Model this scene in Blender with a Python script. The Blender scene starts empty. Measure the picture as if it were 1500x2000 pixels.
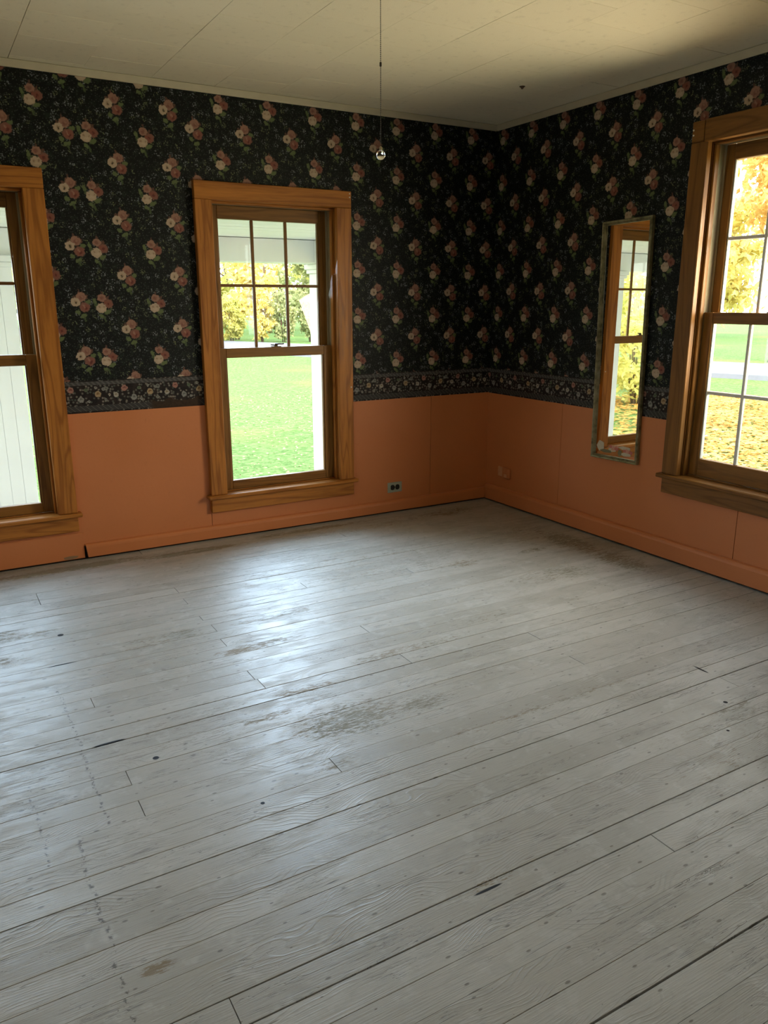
import bpy, bmesh, math, random
from mathutils import Vector, Matrix, Euler
random.seed(7)
S = bpy.context.scene
COL = S.collection
PI = math.pi

# ------------------------------------------------------------------ camera
CAM = Vector((-3.5053, -4.5194, 1.4033)); YAW, PITCH, ROLL, FPX = .5274, -.2610, .0015, 1531.789
cam = bpy.data.cameras.new('camera'); co = bpy.data.objects.new('camera', cam); COL.objects.link(co)
cam.sensor_fit = 'VERTICAL'; cam.sensor_height = 32.0; cam.lens = FPX / 2000 * 32.0
cam.clip_start = .02; cam.clip_end = 500
fw = Vector((math.sin(YAW) * math.cos(PITCH), math.cos(YAW) * math.cos(PITCH), math.sin(PITCH)))
rt = Vector((math.cos(YAW), -math.sin(YAW), 0)); dn = fw.cross(rt)
r2 = math.cos(ROLL) * rt + math.sin(ROLL) * dn; d2 = -math.sin(ROLL) * rt + math.cos(ROLL) * dn
co.matrix_world = Matrix(((r2.x, -d2.x, -fw.x, CAM.x), (r2.y, -d2.y, -fw.y, CAM.y), (r2.z, -d2.z, -fw.z, CAM.z), (0, 0, 0, 1)))
S.camera = co

# ------------------------------------------------------------------ sky, sun, daylight, exposure
S.view_settings.view_transform = 'Standard'; S.view_settings.look = 'None'
S.view_settings.gamma = 1; S.view_settings.use_curve_mapping = False
S.view_settings.exposure = 0.0
S.cycles.use_denoising = True
S.cycles.max_bounces = 7; S.cycles.diffuse_bounces = 3; S.cycles.glossy_bounces = 3; S.cycles.transmission_bounces = 6; S.cycles.transparent_max_bounces = 16
S.cycles.caustics_reflective = False; S.cycles.caustics_refractive = False
S.cycles.sample_clamp_indirect = 6; S.cycles.use_light_tree = False; S.cycles.adaptive_threshold = .03
W = bpy.data.worlds.new('sky'); S.world = W; W.use_nodes = True
bg = W.node_tree.nodes['Background']; bg.inputs[0].default_value = (.93, .97, 1, 1); bg.inputs[1].default_value = 6.2

def light(name, kind, energy, color, loc, direction, **kw):
    L = bpy.data.lights.new(name, kind); L.energy = energy; L.color = color
    o = bpy.data.objects.new(name, L); COL.objects.link(o); o.location = loc
    o.rotation_euler = Vector(direction).to_track_quat('-Z', 'Z').to_euler()
    for k, v in kw.items(): setattr(L, k, v)
    return o
light('sun', 'SUN', 6.0, (1, .92, .75), (0, -20, 20), (.28, 1, -.62), angle=math.radians(.6))
BLUE, WARM = (.52, .73, 1), (1, .85, .62)
# daylight at the window openings; the last two are added fill, out of view
def daylight(n, energy, colr, loc, direction, spread):
    light('daylight_or_fill_window_%d' % n, 'AREA', energy, colr, loc, direction, shape='RECTANGLE', size=.74, size_y=1.5, spread=math.radians(spread))
daylight(1, 22, BLUE, (-3.344, .26, 1.2), (.15, -1, -.50), 140)
daylight(2, 20, BLUE, (-1.608, .26, 1.2), (-.12, -1, -.55), 86)
daylight(3, 64, WARM, (.26, -2.105, 1.40), (-1, .45, .0), 120)
daylight(4, 25, (1, .97, .90), (-5.66, -3.3, 1.3), (1, .15, 1.15), 92)  # added fill aimed at the ceiling, through an unseen side-wall opening
daylight(5, 23, WARM, (.26, -4.6, 1.40), (-1, .25, 1.15), 92)  # added warm fill, also aimed up, behind an unseen opening

# ------------------------------------------------------------------ node helpers
class G:
    def __init__(s, name, rough=.5, spec=.5):
        s.mat = bpy.data.materials.new(name); s.mat.use_nodes = True
        s.t = s.mat.node_tree; s.n = s.t.nodes; s.b = s.n['Principled BSDF']
        s.b.inputs['Roughness'].default_value = rough; s.b.inputs['Specular IOR Level'].default_value = spec
    def lk(s, a, b):
        if hasattr(a, 'is_output'): s.t.links.new(a, b)
        elif isinstance(a, (tuple, list)) and len(a) == 3 and b.type == 'RGBA': b.default_value = (*a, 1)
        else: b.default_value = a
    def node(s, kind, **kw):
        n = s.n.new(kind)
        for k, v in kw.items(): setattr(n, k, v)
        return n
    def m(s, op, a, b=None, c=None, clamp=False):
        n = s.node('ShaderNodeMath', operation=op, use_clamp=clamp)
        for i, v in enumerate((a, b, c)):
            if v is not None: s.lk(v, n.inputs[i])
        return n.outputs[0]
    def vm(s, op, a, b=None, scale=None):
        n = s.node('ShaderNodeVectorMath', operation=op); s.lk(a, n.inputs[0])
        if b is not None: s.lk(b, n.inputs[1])
        if scale is not None: s.lk(scale, n.inputs['Scale'])
        return n.outputs['Value'] if op in ('LENGTH', 'DISTANCE', 'DOT_PRODUCT') else n.outputs[0]
    def pos(s): return s.node('ShaderNodeNewGeometry').outputs['Position']
    def obj(s): return s.node('ShaderNodeTexCoord').outputs['Object']
    def rnd(s): return s.node('ShaderNodeObjectInfo').outputs['Random']
    def sep(s, v):
        n = s.node('ShaderNodeSeparateXYZ'); s.lk(v, n.inputs[0]); return n.outputs
    def xyz(s, x=0., y=0., z=0.):
        n = s.node('ShaderNodeCombineXYZ')
        for i, v in enumerate((x, y, z)): s.lk(v, n.inputs[i])
        return n.outputs[0]
    def mapn(s, v, loc=(0, 0, 0), rot=(0, 0, 0), scale=(1, 1, 1), kind='POINT'):
        n = s.node('ShaderNodeMapping', vector_type=kind); s.lk(v, n.inputs[0])
        n.inputs['Location'].default_value = loc; n.inputs['Rotation'].default_value = rot; n.inputs['Scale'].default_value = scale
        return n.outputs[0]
    def noise(s, v, scale=5, detail=3, rough=.5, dist=0., out='Fac', dims='3D'):
        n = s.node('ShaderNodeTexNoise', noise_dimensions=dims); s.lk(v, n.inputs['Vector'])
        n.inputs['Scale'].default_value = scale; n.inputs['Detail'].default_value = detail
        n.inputs['Roughness'].default_value = rough; n.inputs['Distortion'].default_value = dist
        return n.outputs[out]
    def nz(s, *a, **k): return s.noise(*a, dims='2D', **k)
    def mad(s, v, a, b):
        n = s.node('ShaderNodeVectorMath', operation='MULTIPLY_ADD'); s.lk(v, n.inputs[0]); n.inputs[1].default_value = a; n.inputs[2].default_value = b
        return n.outputs[0]
    def voro(s, v, scale, out='Distance', rnd=1., dims='2D'):
        n = s.node('ShaderNodeTexVoronoi', voronoi_dimensions=dims); s.lk(v, n.inputs['Vector'])
        n.inputs['Scale'].default_value = scale; n.inputs['Randomness'].default_value = rnd
        return n.outputs[out] if isinstance(out, str) else [n.outputs[o] for o in out]
    def wave(s, v, scale, dist=2., detail=2., dscale=1., direction='Y'):
        n = s.node('ShaderNodeTexWave', wave_type='BANDS', bands_direction=direction); s.lk(v, n.inputs['Vector'])
        n.inputs['Scale'].default_value = scale; n.inputs['Distortion'].default_value = dist
        n.inputs['Detail'].default_value = detail; n.inputs['Detail Scale'].default_value = dscale
        return n.outputs['Fac']
    def mr(s, v, a, b, c=0., d=1., smooth=True):
        n = s.node('ShaderNodeMapRange', interpolation_type='SMOOTHSTEP' if smooth else 'LINEAR'); s.lk(v, n.inputs[0])
        for i, k in enumerate((a, b, c, d)): s.lk(k, n.inputs[i + 1])
        return n.outputs[0]
    def mix(s, f, a, b, blend='MIX'):
        n = s.node('ShaderNodeMix', data_type='RGBA', blend_type=blend)
        s.lk(f, n.inputs[0]); s.lk(a, n.inputs[6]); s.lk(b, n.inputs[7]); return n.outputs[2]
    def ramp(s, f, stops):
        n = s.node('ShaderNodeValToRGB'); s.lk(f, n.inputs[0]); e = n.color_ramp.elements
        while len(e) < len(stops): e.new(.5)
        for x, (p, c) in zip(e, stops): x.position = p; x.color = (*c, 1)
        return n.outputs[0]
    def bump(s, h, dist=.002, strength=1., normal=None):
        n = s.node('ShaderNodeBump'); s.lk(h, n.inputs['Height'])
        n.inputs['Distance'].default_value = dist; n.inputs['Strength'].default_value = strength
        if normal is not None: s.lk(normal, n.inputs['Normal'])
        s.t.links.new(n.outputs[0], s.b.inputs['Normal']); return n.outputs[0]
    def col(s, c): s.lk(c, s.b.inputs['Base Color'])
    def rgh(s, c): s.lk(c, s.b.inputs['Roughness'])

def plain(name, c, rough=.5, spec=.5, metal=0., var=.12, nscale=30.):
    g = G(name, rough, spec); f = g.noise(g.obj(), nscale, 3)
    g.col(g.mix(f, tuple(x * (1 - var) for x in c), tuple(min(1, x * (1 + var)) for x in c)))
    g.b.inputs['Metallic'].default_value = metal
    return g.mat

def wood(name, axis, base, dark, rough=.38):
    g = G(name, rough + .06, .25); o = g.obj(); r = g.rnd()
    off = g.xyz(g.m('MULTIPLY', r, 7.3), g.m('MULTIPLY', r, 3.1), g.m('MULTIPLY', r, 5.7))
    v = g.vm('ADD', o, off)
    sc = [1., 1., 1.]; sc['xyz'.index(axis)] = .07
    vv = g.mapn(v, scale=tuple(sc))
    n1 = g.noise(vv, 26, 4, .6, .6); n2 = g.noise(vv, 150, 3, .6)
    ring = g.m('PINGPONG', g.m('MULTIPLY', g.noise(vv, 9, 2, .4, .3), 9.), .5)
    ringm = g.mr(ring, .0, .22, 1., 0.)
    f = g.m('ADD', g.m('MULTIPLY', n1, .65), g.m('MULTIPLY', n2, .35))
    c = g.ramp(f, [(.33, tuple(.6 * x + .4 * y for x, y in zip(dark, base))), (.5, base), (.68, tuple(min(1, x * 1.22) for x in base))])
    c = g.mix(g.m('MULTIPLY', ringm, .55), c, dark)
    kn = g.mr(g.voro(g.mapn(v, scale=(1, 1, 1)), 2.6, dims='3D'), .035, .085, .8, 0.)
    g.col(g.mix(kn, c, tuple(.45 * x for x in dark)))
    g.rgh(g.mr(n2, .3, .7, rough - .05, rough + .15))
    g.bump(g.m('SUBTRACT', n2, g.m('MULTIPLY', ringm, .3)), .0006, .5)
    return g.mat
OAK, OAKD = (.40, .150, .026), (.17, .050, .007)
WOOD = {a: wood('honey_oak_' + a, a, OAK, OAKD) for a in 'xyz'}
DKOAK = {a: wood('dark_oak_' + a, a, (.205, .088, .018), (.10, .036, .005)) for a in 'xyz'}
SASH = {a: wood('sash_wood_' + a, a, (.24, .112, .026), (.10, .040, .008)) for a in 'xyz'}
PALE = plain('jamb_liner_vinyl', (.34, .28, .18), .75, .15)
GRILLE = plain('grey_grille', (.72, .70, .64), .5)
BRASS = plain('dark_bronze', (.09, .055, .03), .4, .5, .7)
WHITE = plain('white_paint', (.78, .78, .75), .6, .3, 0, .05, 6)
CHIP = plain('white_chip', (.75, .72, .64), .6)

# thin window glass: clear with a weak mirror
g = G('window_glass'); g.n.remove(g.b)
tr = g.node('ShaderNodeBsdfTransparent'); tr.inputs[0].default_value = (.96, .98, .97, 1)
gl = g.node('ShaderNodeBsdfGlossy'); gl.inputs['Roughness'].default_value = .02
fr = g.node('ShaderNodeLayerWeight'); fr.inputs['Blend'].default_value = .5
mx = g.node('ShaderNodeMixShader'); g.lk(g.m('MULTIPLY_ADD', g.m('POWER', fr.outputs['Facing'], 5.), .9, .035), mx.inputs[0]); g.lk(tr.outputs[0], mx.inputs[1]); g.lk(gl.outputs[0], mx.inputs[2])
g.lk(mx.outputs[0], g.n['Material Output'].inputs[0]); GLASS = g.mat

# ------------------------------------------------------------------ mesh helpers
def tag(o, label=None, cat=None, group=None, kind=None):
    if label: o['label'] = label
    if cat: o['category'] = cat
    if group: o['group'] = group
    if kind: o['kind'] = kind
    return o
def empty(name, loc=(0, 0, 0), rz=0., parent=None):
    o = bpy.data.objects.new(name, None); COL.objects.link(o); o.location = loc; o.rotation_euler = (0, 0, rz)
    o.empty_display_size = .05
    if parent: o.parent = parent
    return o
def link(name, me, mat, parent=None, loc=(0, 0, 0), smooth=False):
    o = bpy.data.objects.new(name, me); COL.objects.link(o); o.location = loc
    if mat and not me.materials: me.materials.append(mat)
    if smooth:
        for p in me.polygons: p.use_smooth = True
    if parent: o.parent = parent
    return o
def box_mesh(size, bevel=.0):
    bm = bmesh.new(); bmesh.ops.create_cube(bm, size=1)
    bmesh.ops.scale(bm, vec=size, verts=bm.verts)
    if bevel: bmesh.ops.bevel(bm, geom=bm.edges[:], offset=bevel, segments=1, affect='EDGES')
    me = bpy.data.meshes.new('box'); bm.to_mesh(me); bm.free(); return me
def box(name, parent, lo, hi, mat, bevel=.0015, rel=(0, 0, 0)):
    """box between two corners given in the parent's frame"""
    lo, hi = Vector(lo), Vector(hi); c = (lo + hi) / 2 - Vector(rel)
    return link(name, box_mesh(hi - lo, min(bevel, min(hi - lo) * .4)), mat, parent, c)
def prism(name, parent, prof, axis, a, b, mat, smooth=False):
    """closed profile extruded along axis; prof lists the two other coordinates in order"""
    n = len(prof); vs = []
    for t in (a, b):
        for p, q in prof:
            vs.append({'x': (t, p, q), 'y': (p, t, q), 'z': (p, q, t)}[axis])
    fs = [tuple(range(n)), tuple(range(2 * n - 1, n - 1, -1))] + [(i, i + n, (i + 1) % n + n, (i + 1) % n) for i in range(n)]
    me = bpy.data.meshes.new(name); me.from_pydata(vs, [], fs); me.validate()
    bm = bmesh.new(); bm.from_mesh(me); bmesh.ops.recalc_face_normals(bm, faces=bm.faces); bm.to_mesh(me); bm.free()
    return link(name, me, mat, parent, smooth=smooth)
def tube(bm, pts, rads, seg=8):
    rings = []
    for i, p in enumerate(pts):
        p = Vector(p); d = (Vector(pts[min(i + 1, len(pts) - 1)]) - Vector(pts[max(i - 1, 0)])).normalized()
        a = d.orthogonal().normalized(); b = d.cross(a)
        rings.append([bm.verts.new(p + rads[i] * (math.cos(2 * PI * k / seg) * a + math.sin(2 * PI * k / seg) * b)) for k in range(seg)])
    for r0, r1 in zip(rings, rings[1:]):
        o = min(range(seg), key=lambda s: (r0[0].co - r1[s].co).length)
        for k in range(seg): bm.faces.new((r0[k], r0[(k + 1) % seg], r1[(k + 1 + o) % seg], r1[(k + o) % seg]))
    bm.faces.new(rings[0][::-1]); bm.faces.new(rings[-1])
def lathe(bm, prof, seg=24, axis='z', at=(0, 0, 0)):
    rings = []; at = Vector(at)
    for r, h in prof:
        rg = []
        for k in range(seg):
            c, s = max(r, 1e-5) * math.cos(2 * PI * k / seg), max(r, 1e-5) * math.sin(2 * PI * k / seg)
            rg.append(bm.verts.new(at + (Vector((c, s, h)) if axis == 'z' else Vector((c, h, s)) if axis == 'y' else Vector((h, c, s)))))
        rings.append(rg)
    for a, b in zip(rings, rings[1:]):
        for k in range(seg): bm.faces.new((a[k], a[(k + 1) % seg], b[(k + 1) % seg], b[k]))
    bm.faces.new(rings[0][::-1]); bm.faces.new(rings[-1])
def done(name, bm, mat, parent=None, loc=(0, 0, 0), smooth=False):
    bmesh.ops.recalc_face_normals(bm, faces=bm.faces)
    me = bpy.data.meshes.new(name); bm.to_mesh(me); bm.free()
    return link(name, me, mat, parent, loc, smooth)
def sheet(name, parent, u0, u1, z0, z1, w0, w1, holes, mat):
    """upright slab with rectangular openings; u along the wall, w through it"""
    us = sorted({u0, u1, *[h for q in holes for h in q[:2] if u0 < h < u1]})
    zs = sorted({z0, z1, *[h for q in holes for h in q[2:] if z0 < h < z1]})
    bm = bmesh.new(); V = {}
    def v(u, w, z):
        k = (round(u, 5), w, round(z, 5))
        if k not in V: V[k] = bm.verts.new(k)
        return V[k]
    solid = {}
    for i in range(len(us) - 1):
        for j in range(len(zs) - 1):
            cu, cz = (us[i] + us[i + 1]) / 2, (zs[j] + zs[j + 1]) / 2
            solid[i, j] = not any(a < cu < b and c < cz < d for a, b, c, d in holes)
    for (i, j), s in solid.items():
        if not s: continue
        a, b, c, d = us[i], us[i + 1], zs[j], zs[j + 1]
        bm.faces.new((v(a, w0, c), v(b, w0, c), v(b, w0, d), v(a, w0, d)))
        bm.faces.new((v(a, w1, c), v(a, w1, d), v(b, w1, d), v(b, w1, c)))
        for di, dj, q in ((-1, 0, ((a, c), (a, d))), (1, 0, ((b, d), (b, c))), (0, -1, ((b, c), (a, c))), (0, 1, ((a, d), (b, d)))):
            if not solid.get((i + di, j + dj), False):
                (ua, za), (ub, zb) = q
                bm.faces.new((v(ua, w0, za), v(ub, w0, zb), v(ub, w1, zb), v(ua, w1, za)))
    return done(name, bm, mat, parent)

# ------------------------------------------------------------------ wall coverings
CU, CZ = .2845, .281
def paper(name, ucoord, lattice, border):
    """dark floral wallpaper: ucoord 'x','-x','y','-y'; lattice = [(u_below, u0, z0)...] ; border=None or list of (u_below, z_bottom)"""
    g = G(name, .55, .22); px, py, pz = g.sep(g.pos())
    u = {'x': px, 'y': py}[ucoord[-1]]
    if ucoord[0] == '-': u = g.m('MULTIPLY', u, -1.)
    z = pz
    def step(vals):   # piecewise constant of u ; vals [(upper limit, value)...] last without limit
        out = vals[-1][1]
        for lim, val in vals[-2::-1]:
            lt = g.m('LESS_THAN', u, lim)
            out = g.m('MULTIPLY_ADD', lt, g.m('SUBTRACT', val, out), out)
        return out
    wob = g.noise(g.xyz(u, z, 0.), 85, 1, .5, out='Color', dims='2D')
    wx, wy, _ = g.sep(wob)
    def blobs(c, uv, items):
        for (cx, cy, rx, ry, rot, colr, soft) in items:
            q = g.mapn(uv, (cx, cy, 0), (0, 0, rot), (rx, ry, 1), 'TEXTURE')
            f = g.mr(g.vm('LENGTH', q), 1. + soft, 1. - soft)
            c = g.mix(f, c, colr)
        return c
    flat = g.xyz(u, z, 0.)
    CR, CR2, PK, PK2, RD, RD2 = (.43, .325, .235), (.29, .195, .13), (.285, .150, .108), (.20, .088, .064), (.215, .072, .050), (.12, .032, .025)
    LF, LF2, DK = (.105, .135, .055), (.06, .085, .035), (.10, .05, .035)
    if border is None:
        # dark ground with leafy haze and sprigs of tiny florets
        haze = g.noise(flat, 38, 3, .6, dims='2D')
        c = g.mix(g.mr(haze, .45, .8), (.0022, .0030, .0030), (.011, .017, .012))
        cl, ccol = g.voro(flat, 26, ('Distance', 'Color'))
        gate = g.m('MULTIPLY', g.mr(cl, .44, .30), g.m('GREATER_THAN', g.sep(ccol)[0], .30))
        dots, dcol = g.voro(flat, 108, ('Distance', 'Color'))
        k = g.m('MULTIPLY', g.mr(dots, .46, .24), gate); k = g.m('MULTIPLY', k, g.m('GREATER_THAN', g.sep(dcol)[1], .25))
        tone = g.mix(g.m('GREATER_THAN', g.sep(ccol)[1], .55), (.20, .215, .23), (.145, .165, .07))
        tone = g.mix(g.sep(dcol)[0], tone, (.05, .06, .055))
        c = g.mix(k, c, tone)
        wsp = g.voro(g.mapn(flat, (.37, .11, 0)), 60)
        c = g.mix(g.m('MULTIPLY', g.mr(wsp, .16, .10), .5), c, (.09, .10, .095))
        u0 = step([(l[0], l[1]) for l in lattice]); z0 = step([(l[0], l[2]) for l in lattice])
        uu = g.m('SUBTRACT', g.m('MULTIPLY_ADD', wx, .013, u), g.m('ADD', u0, .0065))
        zz = g.m('SUBTRACT', g.m('MULTIPLY_ADD', wy, .013, z), g.m('ADD', z0, .0065))
        def cell(du, dz):
            return g.xyz(g.m('WRAP', g.m('SUBTRACT', uu, du), CU / 2, -CU / 2), g.m('WRAP', g.m('SUBTRACT', zz, dz), CZ / 2, -CZ / 2), 0.)
        k = .000374
        Q = [(-100, 25, 24, 48, .3, LF, .2), (-88, -25, 20, 30, -.4, LF2, .2), (68, -120, 50, 28, .5, LF, .2), (-22, -178, 36, 24, -.5, LF, .2), (20, -215, 14, 48, .25, LF2, .3), (75, 70, 18, 34, -.6, DK, .3), (5, 140, 12, 30, .2, DK, .3),
             (0, 75, 60, 54, 0, PK, .12), (-6, 72, 26, 24, 0, PK2, .6), (90, -5, 58, 60, 0, PK2, .12), (86, -2, 34, 38, .4, RD, .4), (84, -6, 16, 18, 0, RD2, .5), (40, 10, 22, 26, 0, RD, .3),
             (-15, -65, 71, 66, 0, CR, .1), (-42, -50, 14, 13, 0, CR2, .6), (24, -50, 12, 13, 0, CR2, .6), (-8, -82, 34, 16, 0, tuple(1.12 * x for x in CR), .5)]
        P = [(98, 12, 40, 28, .3, LF, .2), (-50, -130, 36, 30, -.5, LF, .2), (22, -182, 48, 28, .4, LF, .2), (35, -225, 14, 36, .2, LF2, .3), (70, 70, 20, 40, -.6, DK, .3), (-20, 150, 12, 34, .1, DK, .3), (-85, 70, 20, 26, .4, DK, .3),
             (5, 80, 66, 66, 0, PK, .12), (14, 70, 38, 30, .5, PK2, .6), (20, 82, 14, 20, .5, PK, .5), (45, -60, 72, 66, 0, PK2, .12), (52, -66, 48, 42, .6, RD, .4), (36, -50, 12, 30, .5, PK, .4), (62, -80, 14, 26, -.5, RD2, .5),
             (-75, 10, 64, 60, 0, CR, .1), (-72, 6, 18, 26, .1, CR2, .5), (-72, 2, 9, 14, .1, (.06, .05, .03), .4)]
        for du, dz, it in ((0., 0., Q), (CU / 2, CZ / 2, P)):
            c = blobs(c, cell(du, dz), [(a * k, b * k, rx * k, ry * k, rot, colr, soft) for a, b, rx, ry, rot, colr, soft in it])
    else:
        zb = step(border); v = g.m('SUBTRACT', z, zb); T = .283
        ue = g.m('WRAP', g.m('SUBTRACT', u, -2.686), T / 2, -T / 2); un = g.m('MULTIPLY_ADD', wx, .010, g.m('SUBTRACT', ue, .005))
        vn = g.m('MULTIPLY_ADD', wy, .010, g.m('SUBTRACT', v, .005))
        c = g.mix(g.mr(g.noise(flat, 30, 2, dims='2D'), .4, .7), (.010, .006, .006), (.022, .014, .012))
        d1, dc = g.voro(flat, 62, ('Distance', 'Color'))
        sp = g.mix(g.sep(dc)[0], (.05, .06, .05), (.20, .17, .14))
        c = g.mix(g.m('MULTIPLY', g.mr(d1, .42, .26), g.m('GREATER_THAN', g.sep(dc)[1], .35)), c, sp)
        uv = g.xyz(un, vn, 0.)
        it = []
        for cx, cy, r, colr, dk in ((0, .100, .0165, (.36, .26, .15), (.18, .10, .04)), (-.139, .127, .016, (.32, .16, .125), (.16, .05, .04)), (.144, .127, .016, (.32, .16, .125), (.16, .05, .04)), (-.09, .074, .0155, (.24, .235, .215), (.11, .11, .10)), (.095, .092, .014, (.36, .33, .28), (.2, .15, .09)), (.06, .094, .007, (.34, .30, .25), (.2, .15, .1)), (-.06, .125, .010, (.10, .125, .075), (.05, .07, .04)), (.045, .128, .012, (.17, .17, .15), (.08, .08, .07)), (.03, .125, .008, (.22, .22, .2), (.1, .1, .1)), (-.01, .135, .008, (.24, .23, .2), (.1, .1, .1)), (-.05, .062, .008, (.25, .24, .21), (.1, .1, .1)), (.04, .066, .009, (.2, .19, .16), (.1, .1, .1)), (.115, .062, .007, (.24, .2, .17), (.1, .1, .1))):
            it += [(cx, cy, r, r, 0, colr, .15), (cx, cy, r * .55, r * .5, .4, dk, .5), (cx - r * .1, cy - r * .35, r * .6, r * .25, .2, colr, .4)]
        c = blobs(c, uv, it)
        torn = g.m('MULTIPLY', g.mr(g.m('ABSOLUTE', g.m('SUBTRACT', u, -2.26)), .17, .12), g.m('LESS_THAN', v, g.m('MULTIPLY_ADD', g.noise(flat, 26, 3, dims='2D'), .06, .018)))
        # rope bands along the two edges
        rope = g.mr(g.m('SINE', g.m('ADD', g.m('MULTIPLY', u, 240.), g.m('MULTIPLY', v, 220.))), -.6, .9)
        top = g.m('MULTIPLY', g.m('GREATER_THAN', v, .150), g.m('LESS_THAN', v, .169))
        c = g.mix(top, c, g.mix(rope, (.055, .052, .05), (.10, .095, .09)))
        braid = g.mr(g.m('ABSOLUTE', g.m('SINE', g.m('ADD', g.m('MULTIPLY', u, 110.), g.m('MULTIPLY', v, 120.)))), .0, .35, 1., 0.)
        bot = g.m('MULTIPLY', g.m('GREATER_THAN', v, .010), g.m('LESS_THAN', v, .040))
        c = g.mix(bot, c, g.mix(braid, (.038, .036, .034), (.12, .11, .10)))
        c = g.mix(torn, c, g.mix(g.noise(flat, 60, 3, dims='2D'), (.012, .006, .003), (.05, .024, .010)))
    g.col(c)
    g.bump(g.noise(flat, 260, 2, dims='2D'), .0004, .5)
    return g.mat

def orange():
    g = G('orange_wall_paint', .45, .35); p = g.pos()
    n = g.noise(p, 3, 3); n2 = g.noise(p, 60, 4)
    c = g.mix(n, (.51, .172, .058), (.59, .206, .074))
    g.col(g.mix(g.mr(n2, .62, .78, 0., .25), c, (.40, .13, .045)))
    g.rgh(g.mr(n, .3, .7, .36, .55)); g.bump(n2, .0012, .35)
    return g.mat
ORANGE = orange()
GAP_SHADE = plain('gap_shade_core', (.025, .02, .016), .9, .1)  # wall core painted near-black so gaps at the baseboards read as shade

# ------------------------------------------------------------------ the room
H = 2.5; HC = 2.53; XL, YR = -5.4, -6.2
HALF, OPH, ZOP = .386, .486, 1.675           # window: opening half width, casing half width, opening height above stool
WIN = {'back': [(-3.344, .28), (-1.608, .28)], 'right': [(2.105, .49), (4.6, .49)], 'left': [(-3.3, .35)], 'rear': []}  # left opening and second right one are added to let in fill
FRAME = {'back': ((0, 0, 0), 0), 'right': ((0, 0, 0), -PI / 2), 'left': ((XL, 0, 0), PI / 2), 'rear': ((0, YR, 0), PI)}
LATA = [(-2.675, -2.869, 1.826), (-2.111, -2.335, 1.682), (0, -1.062, 2.166)]
LATB = [(0, .355, 2.452)]
PAPER = {'back': paper('floral_wallpaper_back', 'x', LATA, None), 'right': paper('floral_wallpaper_right', '-y', LATB, None),
         'left': paper('floral_wallpaper_left', 'y', LATB, None)}
PAPER['rear'] = PAPER['back']
BORD = {'back': paper('border_print_back', 'x', None, [(-1.6, .821), (0, .780)]), 'right': paper('border_print_right', '-y', None, [(0, .777)]),
        'left': paper('border_print_left', 'y', None, [(0, .777)])}
BORD['rear'] = BORD['back']
SPAN = {'back': (XL, 0), 'right': (0, -YR), 'left': (YR, 0), 'rear': (0, -XL)}
SEAMS = {'back': [-4.73, -3.41, -2.09, -.50], 'right': [.775, 2.093, 3.41, 4.73], 'left': [-4.8, -3.5, -2.2, -.9], 'rear': [1., 2.3, 3.6, 4.9]}
SAID = {'back': 'dark floral papered wall with two wooden windows above orange panels', 'right': 'dark floral papered wall holding the mirror above orange panels',
        'left': 'side wall outside the picture with floral paper', 'rear': 'wall behind the viewer with floral paper'}
WALLS = {}
for side, (u0, u1) in SPAN.items():
    (loc, rz) = FRAME[side]
    holes = [(u - HALF - .02, u + HALF + .02, z - .03, z + ZOP + .02) for u, z in WIN[side]]
    a, b = (u0, u1)
    e = .16
    root = sheet('wall_' + side, None, a - e if side in ('back', 'rear') else a, b + (e if side in ('back', 'rear') else 0), -.6, HC + .12, .0, .16, holes, GAP_SHADE)
    root.location = loc; root.rotation_euler = (0, 0, rz)
    tag(root, SAID[side], 'wall', kind='structure'); WALLS[side] = root
    sheet('siding', root, a - (e if side in ('back', 'rear') else 0), b + (e if side in ('back', 'rear') else 0), -.6, HC + .12, .16, .172, holes, WHITE)
    # height of the border's lower edge, stepwise along the wall
    zone = [(u0, -1.6, .821), (-1.6, u1, .780)] if side == 'back' else [(u0, u1, .777)]
    for s0, s1, zb in zone:
        sheet('wallpaper', root, s0, s1, zb + .170, H, -.0015, .0, holes, PAPER[side])
        sheet('wallpaper_border', root, s0, s1, zb, zb + .175, -.003, .0, holes, BORD[side])
        cuts = [s0] + [s for s in SEAMS[side] if s0 < s < s1] + [s1]
        for c0, c1 in zip(cuts, cuts[1:]):
            gp = .0016; Z0P = .075
            sheet('wainscot_panel', root, c0 + (gp if c0 != s0 or s0 == u0 else 0), c1 - (gp if c1 != s1 or s1 == u1 else 0), Z0P, zb + .001, -.006 - random.random() * .0012, .0, holes, ORANGE)

# baseboards with a rounded top
def base_prof(h, t):
    return [(-.005, .013), (-t, .013), (-t, h - .022), (-t * .93, h - .012), (-t * .72, h - .004), (-t * .45, h), (-.005, h)]
BASEMAT = ORANGE
b1 = prism('baseboard_back', None, base_prof(.088, .030), 'x', -2.833, -.001, BASEMAT)
# slanted end: pull the lower corner back to leave a wedge-shaped gap
for v in b1.data.vertices:
    if v.co.x < -2.8: v.co.x += .010 * (1 - v.co.z / .088)
tag(b1, 'orange baseboard under the two windows, running to the corner', 'baseboard', kind='structure')
b2 = prism('baseboard_back', None, [(-.005, .010), (-.016, .010), (-.016, .150), (-.012, .156), (-.005, .156)], 'x', XL + .02, -2.8405, BASEMAT)
tag(b2, 'taller flat orange baseboard piece under the left window, scuffed grey', 'baseboard', kind='structure')
gs = G('grey_scuff', .7, .2); gs.col(gs.mix(gs.noise(gs.obj(), 60, 3), (.24, .15, .085), (.30, .19, .11)))
bm = bmesh.new(); ring = []
for k in range(14):
    a = 2 * PI * k / 14; rr = 1 + .25 * random.random()
    ring.append(bm.verts.new((.036 * rr * math.cos(a), 0, .009 * rr * math.sin(a))))
bm.faces.new(ring)
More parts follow.
